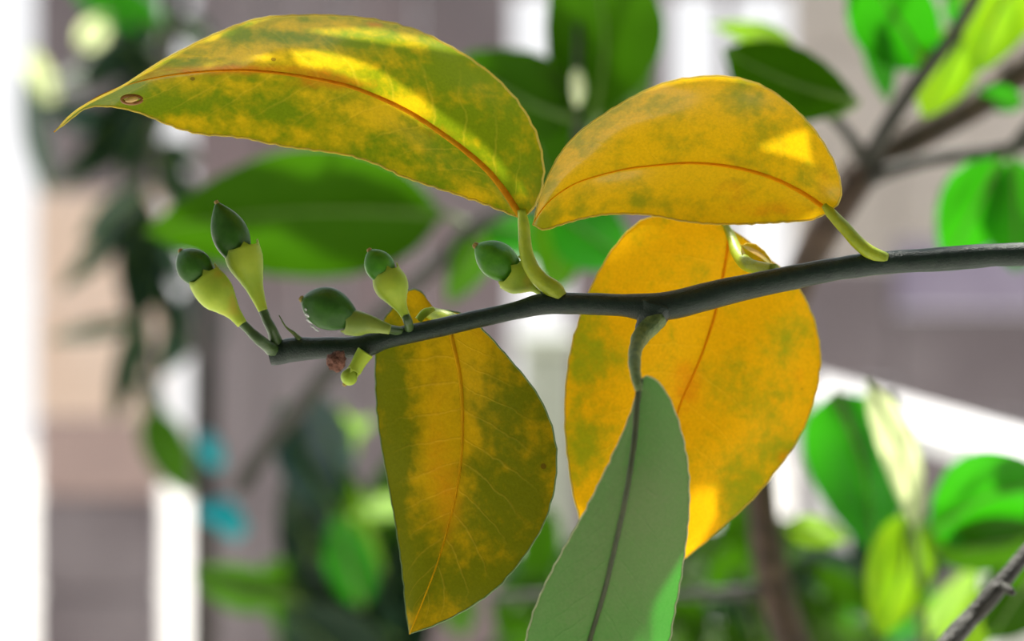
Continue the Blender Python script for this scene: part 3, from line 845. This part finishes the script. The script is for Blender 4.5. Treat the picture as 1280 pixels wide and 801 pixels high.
for (b0, t0_, w_, m_) in [((470, 790), (360, 640), 90, 'leaf_black'), ((500, 800), (400, 740), 80, 'leaf_black'), ((480, 860), (350, 760), 110, 'leaf_black'), ((390, 700), (372, 590), 60, 'leaf_black')]:
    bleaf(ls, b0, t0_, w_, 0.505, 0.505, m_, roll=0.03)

# ---- dark hanging foliage, upper left
dh = thing('dark_shrub', 'blurred dark hanging leaves at the left beside the drooping leaf tip', 'shrub', P(170, 250, 0.8))
tube_px('stem', [(230, -80, 26, 0.75), (215, 40, 22, 0.75), (190, 160, 20, 0.78), (172, 270, 18, 0.8), (180, 400, 14, 0.8), (200, 520, 12, 0.8)], M['bark_dark'], dh, 0.78, 30, 8)
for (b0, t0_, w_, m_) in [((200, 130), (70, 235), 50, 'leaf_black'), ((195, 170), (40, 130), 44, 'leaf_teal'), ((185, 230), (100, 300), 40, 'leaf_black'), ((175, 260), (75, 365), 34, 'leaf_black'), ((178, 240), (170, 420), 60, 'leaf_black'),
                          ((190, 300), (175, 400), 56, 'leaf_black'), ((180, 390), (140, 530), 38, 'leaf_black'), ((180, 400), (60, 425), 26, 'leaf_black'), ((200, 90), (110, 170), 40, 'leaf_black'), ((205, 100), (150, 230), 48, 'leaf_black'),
                          ((205, 30), (100, 90), 36, 'leaf_teal'), ((195, 200), (262, 290), 44, 'leaf_black'), ((192, 190), (250, 200), 40, 'leaf_black'), ((60, 240), (30, 90), 34, 'leaf_teal'), ((60, 150), (40, 60), 40, 'leaf_cream'),  # cream leaves stand in for blurred highlights, light put into their colour
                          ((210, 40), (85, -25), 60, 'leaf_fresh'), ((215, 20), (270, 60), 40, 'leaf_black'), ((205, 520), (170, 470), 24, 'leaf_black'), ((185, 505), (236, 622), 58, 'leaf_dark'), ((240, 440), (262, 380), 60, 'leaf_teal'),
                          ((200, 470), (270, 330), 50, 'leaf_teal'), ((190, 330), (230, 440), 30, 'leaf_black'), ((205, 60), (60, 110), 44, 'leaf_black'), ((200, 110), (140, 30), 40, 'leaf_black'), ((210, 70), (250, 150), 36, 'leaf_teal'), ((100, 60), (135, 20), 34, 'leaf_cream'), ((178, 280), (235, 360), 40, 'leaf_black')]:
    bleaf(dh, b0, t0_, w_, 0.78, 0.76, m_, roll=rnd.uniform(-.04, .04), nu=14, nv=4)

# ---- nearer bare twig cutting the lower right corner
bt = thing('bare_twig', 'dark bare twig cutting across the bottom right corner', 'twig', P(1240, 745, 0.06))
tube_px('shaft', [(1120, 880, 27, 0.05), (1185, 803, 26, 0.055), (1215, 770, 25, 0.06), (1240, 742, 24, 0.06), (1262, 716, 21, 0.062), (1290, 684, 20, 0.065), (1380, 590, 18, 0.07)], M['bark_dark'], bt, 0.06, 40, 12, 0.12, scale=180)
tube_px('spur', [(1252, 730, 10, 0.058), (1262, 738, 12, 0.055), (1268, 742, 6, 0.054)], M['bark_dark'], bt, 0.06, 8, 8, 0.12)

# ================================================================== THE CANOPY that shades the twig (unseen, added; leaves shaped to leave sun patches)
cn = thing('added_canopy', 'unseen added leaves overhead, shaped to shade the twig but for sun patches', 'branch', P(700, -700, 0.2))
LIMB = [P(300, -620, 0.12), P(500, -660, 0.16), P(760, -680, 0.18), P(1000, -640, 0.2), P(1300, -600, 0.24)]
v, f = tube_geo(spline(LIMB, 30), [0.005]*31, 10, 0.1, scale=90)
mesh_obj('limb', v, f, M['bark'], cn)
LIMBP = spline(LIMB, 60)
def shade(target, mid, left, right, t, mat='leaf_dark'):
    """a canopy leaf whose shadow falls on the outline given on the target leaf"""
    sft = TO_SUN*t
    bvh = surf(target) if target is not None and not isinstance(target, float) else None
    pt = (lambda q: on(bvh, *q)) if bvh else (lambda q: P(q[0], q[1], target or 0.0))
    o, rb = blade('leaf', [pt(q) for q in mid], [pt(q) for q in left], [pt(q) for q in right], M[mat], M['rim_green'], cn, 0.4, nu=26, nv=6, cup=0.0, wave=0.0006, rim_r=0, shift=sft)
    rib(o, rb, 0.0006, 0.0003, M['rib_green'])
    a = rb[0]
    e = min(LIMBP, key=lambda q: (q-a).length)
    m_ = a.lerp(e, 0.5)+Vector((0.01, 0.01, 0.01))
    v, f = tube_geo(spline([rb[1], a, m_, e], 12), [0.0009]*13, 6)
    mesh_obj('petiole', v, f, M['rib_green'], o)
    return o

# golden streaks on the long mottled leaf
shade(lA, [(700, 220), (520, 80), (150, 92)], [(700, 220), (690, 262), (600, 178), (560, 148), (500, 103), (430, 72), (380, 58), (300, 52), (250, 72), (150, 92)], [(700, 220), (725, 120), (640, 40), (560, 20), (480, 55), (400, 43), (320, 41), (240, 50), (150, 92)], 0.20)
shade(lA, [(700, 300), (420, 170), (50, 160)], [(700, 300), (520, 300), (300, 260), (150, 210), (50, 160)], [(700, 300), (585, 190), (540, 161), (480, 123), (420, 94), (350, 77), (290, 73), (250, 86), (200, 92), (130, 105), (50, 160)], 0.23)
shade(lA, [(620, -40), (400, -5), (60, 160)], [(620, -40), (520, 45), (470, 35), (400, 25), (320, 28), (285, 62), (240, 84), (150, 120), (60, 160)], [(620, -40), (420, -70), (260, 0), (120, 90), (60, 160)], 0.21)
shade(lA, [(325, 30), (200, 85), (66, 166)], [(325, 30), (290, 62), (235, 92), (150, 125), (66, 166)], [(325, 30), (300, 26), (240, 57), (160, 102), (100, 134), (66, 166)], 0.25)
shade(lA, [(300, 30), (190, 70), (60, 150)], [(300, 30), (240, 70), (150, 112), (60, 150)], [(300, 30), (240, 40), (140, 90), (60, 150)], 0.28)
# the bright wedge on the golden leaf
shade(lB, [(640, 260), (850, 240), (1060, 226)], [(640, 260), (720, 320), (860, 330), (1000, 310), (1060, 226)], [(640, 260), (690, 150), (800, 120), (900, 166), (948, 184), (1016, 208), (1060, 226)], 0.18)
shade(lB, [(720, 190), (860, 130), (1045, 135)], [(720, 190), (850, 200), (940, 185), (1008, 162), (1045, 135)], [(720, 190), (760, 90), (860, 60), (960, 70), (1045, 135)], 0.20)
shade(lB, [(1040, 120), (1040, 190), (1040, 290)], [(1040, 120), (1013, 160), (1015, 206), (1020, 250), (1040, 290)], [(1040, 120), (1075, 160), (1080, 240), (1040, 290)], 0.19)
# the broad golden leaf: shaded but for its lower edge
shade(lC, [(900, 262), (865, 400), (868, 612)], [(900, 262), (800, 290), (700, 360), (660, 480), (670, 570), (740, 650), (830, 640), (868, 612)], [(900, 262), (1020, 285), (1070, 400), (1040, 540), (950, 600), (868, 612)], 0.26)
shade(lC, [(1040, 540), (960, 620), (880, 730)], [(1040, 540), (940, 560), (898, 600), (894, 650), (880, 730)], [(1040, 540), (1050, 620), (960, 720), (880, 730)], 0.25)
# the olive leaf
shade(lD, [(560, 350), (570, 560), (510, 830)], [(560, 350), (460, 360), (440, 500), (460, 700), (510, 830)], [(560, 350), (660, 400), (730, 540), (690, 700), (600, 800), (510, 830)], 0.28)
# the pale leaf: sun only on its lower right edge
shade(lE, [(810, 420), (760, 600), (730, 860)], [(810, 420), (740, 480), (640, 640), (600, 800), (730, 860)], [(810, 420), (880, 500), (895, 600), (862, 670), (806, 780), (770, 850), (730, 860)], 0.27)
# buds and twig
shade(0.0, [(400, 200), (330, 330), (200, 420)], [(400, 200), (260, 210), (180, 300), (200, 420)], [(400, 200), (420, 330), (320, 430), (200, 420)], 0.24)
shade(0.0, [(540, 260), (440, 370), (300, 480)], [(540, 260), (430, 290), (330, 380), (300, 480)], [(540, 260), (560, 380), (440, 480), (300, 480)], 0.25)
shade(0.0, [(720, 290), (640, 360), (520, 440)], [(720, 290), (620, 270), (540, 340), (520, 440)], [(720, 290), (720, 400), (620, 450), (520, 440)], 0.22)
shade(0.0, [(1000, 330), (850, 370), (690, 390)], [(1000, 330), (850, 320), (690, 390)], [(1000, 330), (850, 430), (690, 390)], 0.25)
shade(0.0, [(1000, 340), (1150, 330), (1320, 310)], [(1000, 340), (1150, 375), (1320, 310)], [(1000, 340), (1140, 280), (1320, 310)], 0.25)
# over the blurred dark leaves
for (d, x, y, L, w_) in [(0.35, 300, 250, 200, 180), (0.35, 440, 260, 220, 200), (0.28, 650, 130, 160, 130), (0.28, 745, 40, 190, 130), (0.28, 770, 120, 150, 120), (0.21, 990, 80, 200, 130), (0.29, 690, 200, 170, 130),
                         (0.46, 430, 740, 220, 160), (0.46, 400, 660, 200, 120), (0.27, 1090, 600, 170, 80), (0.49, 300, 730, 200, 120), (0.53, 450, 770, 220, 160)]:
    shade(d, [(x+L/2, y-w_/4), (x, y), (x-L/2, y+w_/4)], [(x+L/2, y-w_/4), (x+L/5, y-w_/2), (x-L/5, y-w_/2), (x-L/2, y+w_/4)], [(x+L/2, y-w_/4), (x+L/5, y+w_/2), (x-L/5, y+w_/2), (x-L/2, y+w_/4)], 0.30+0.3*d)
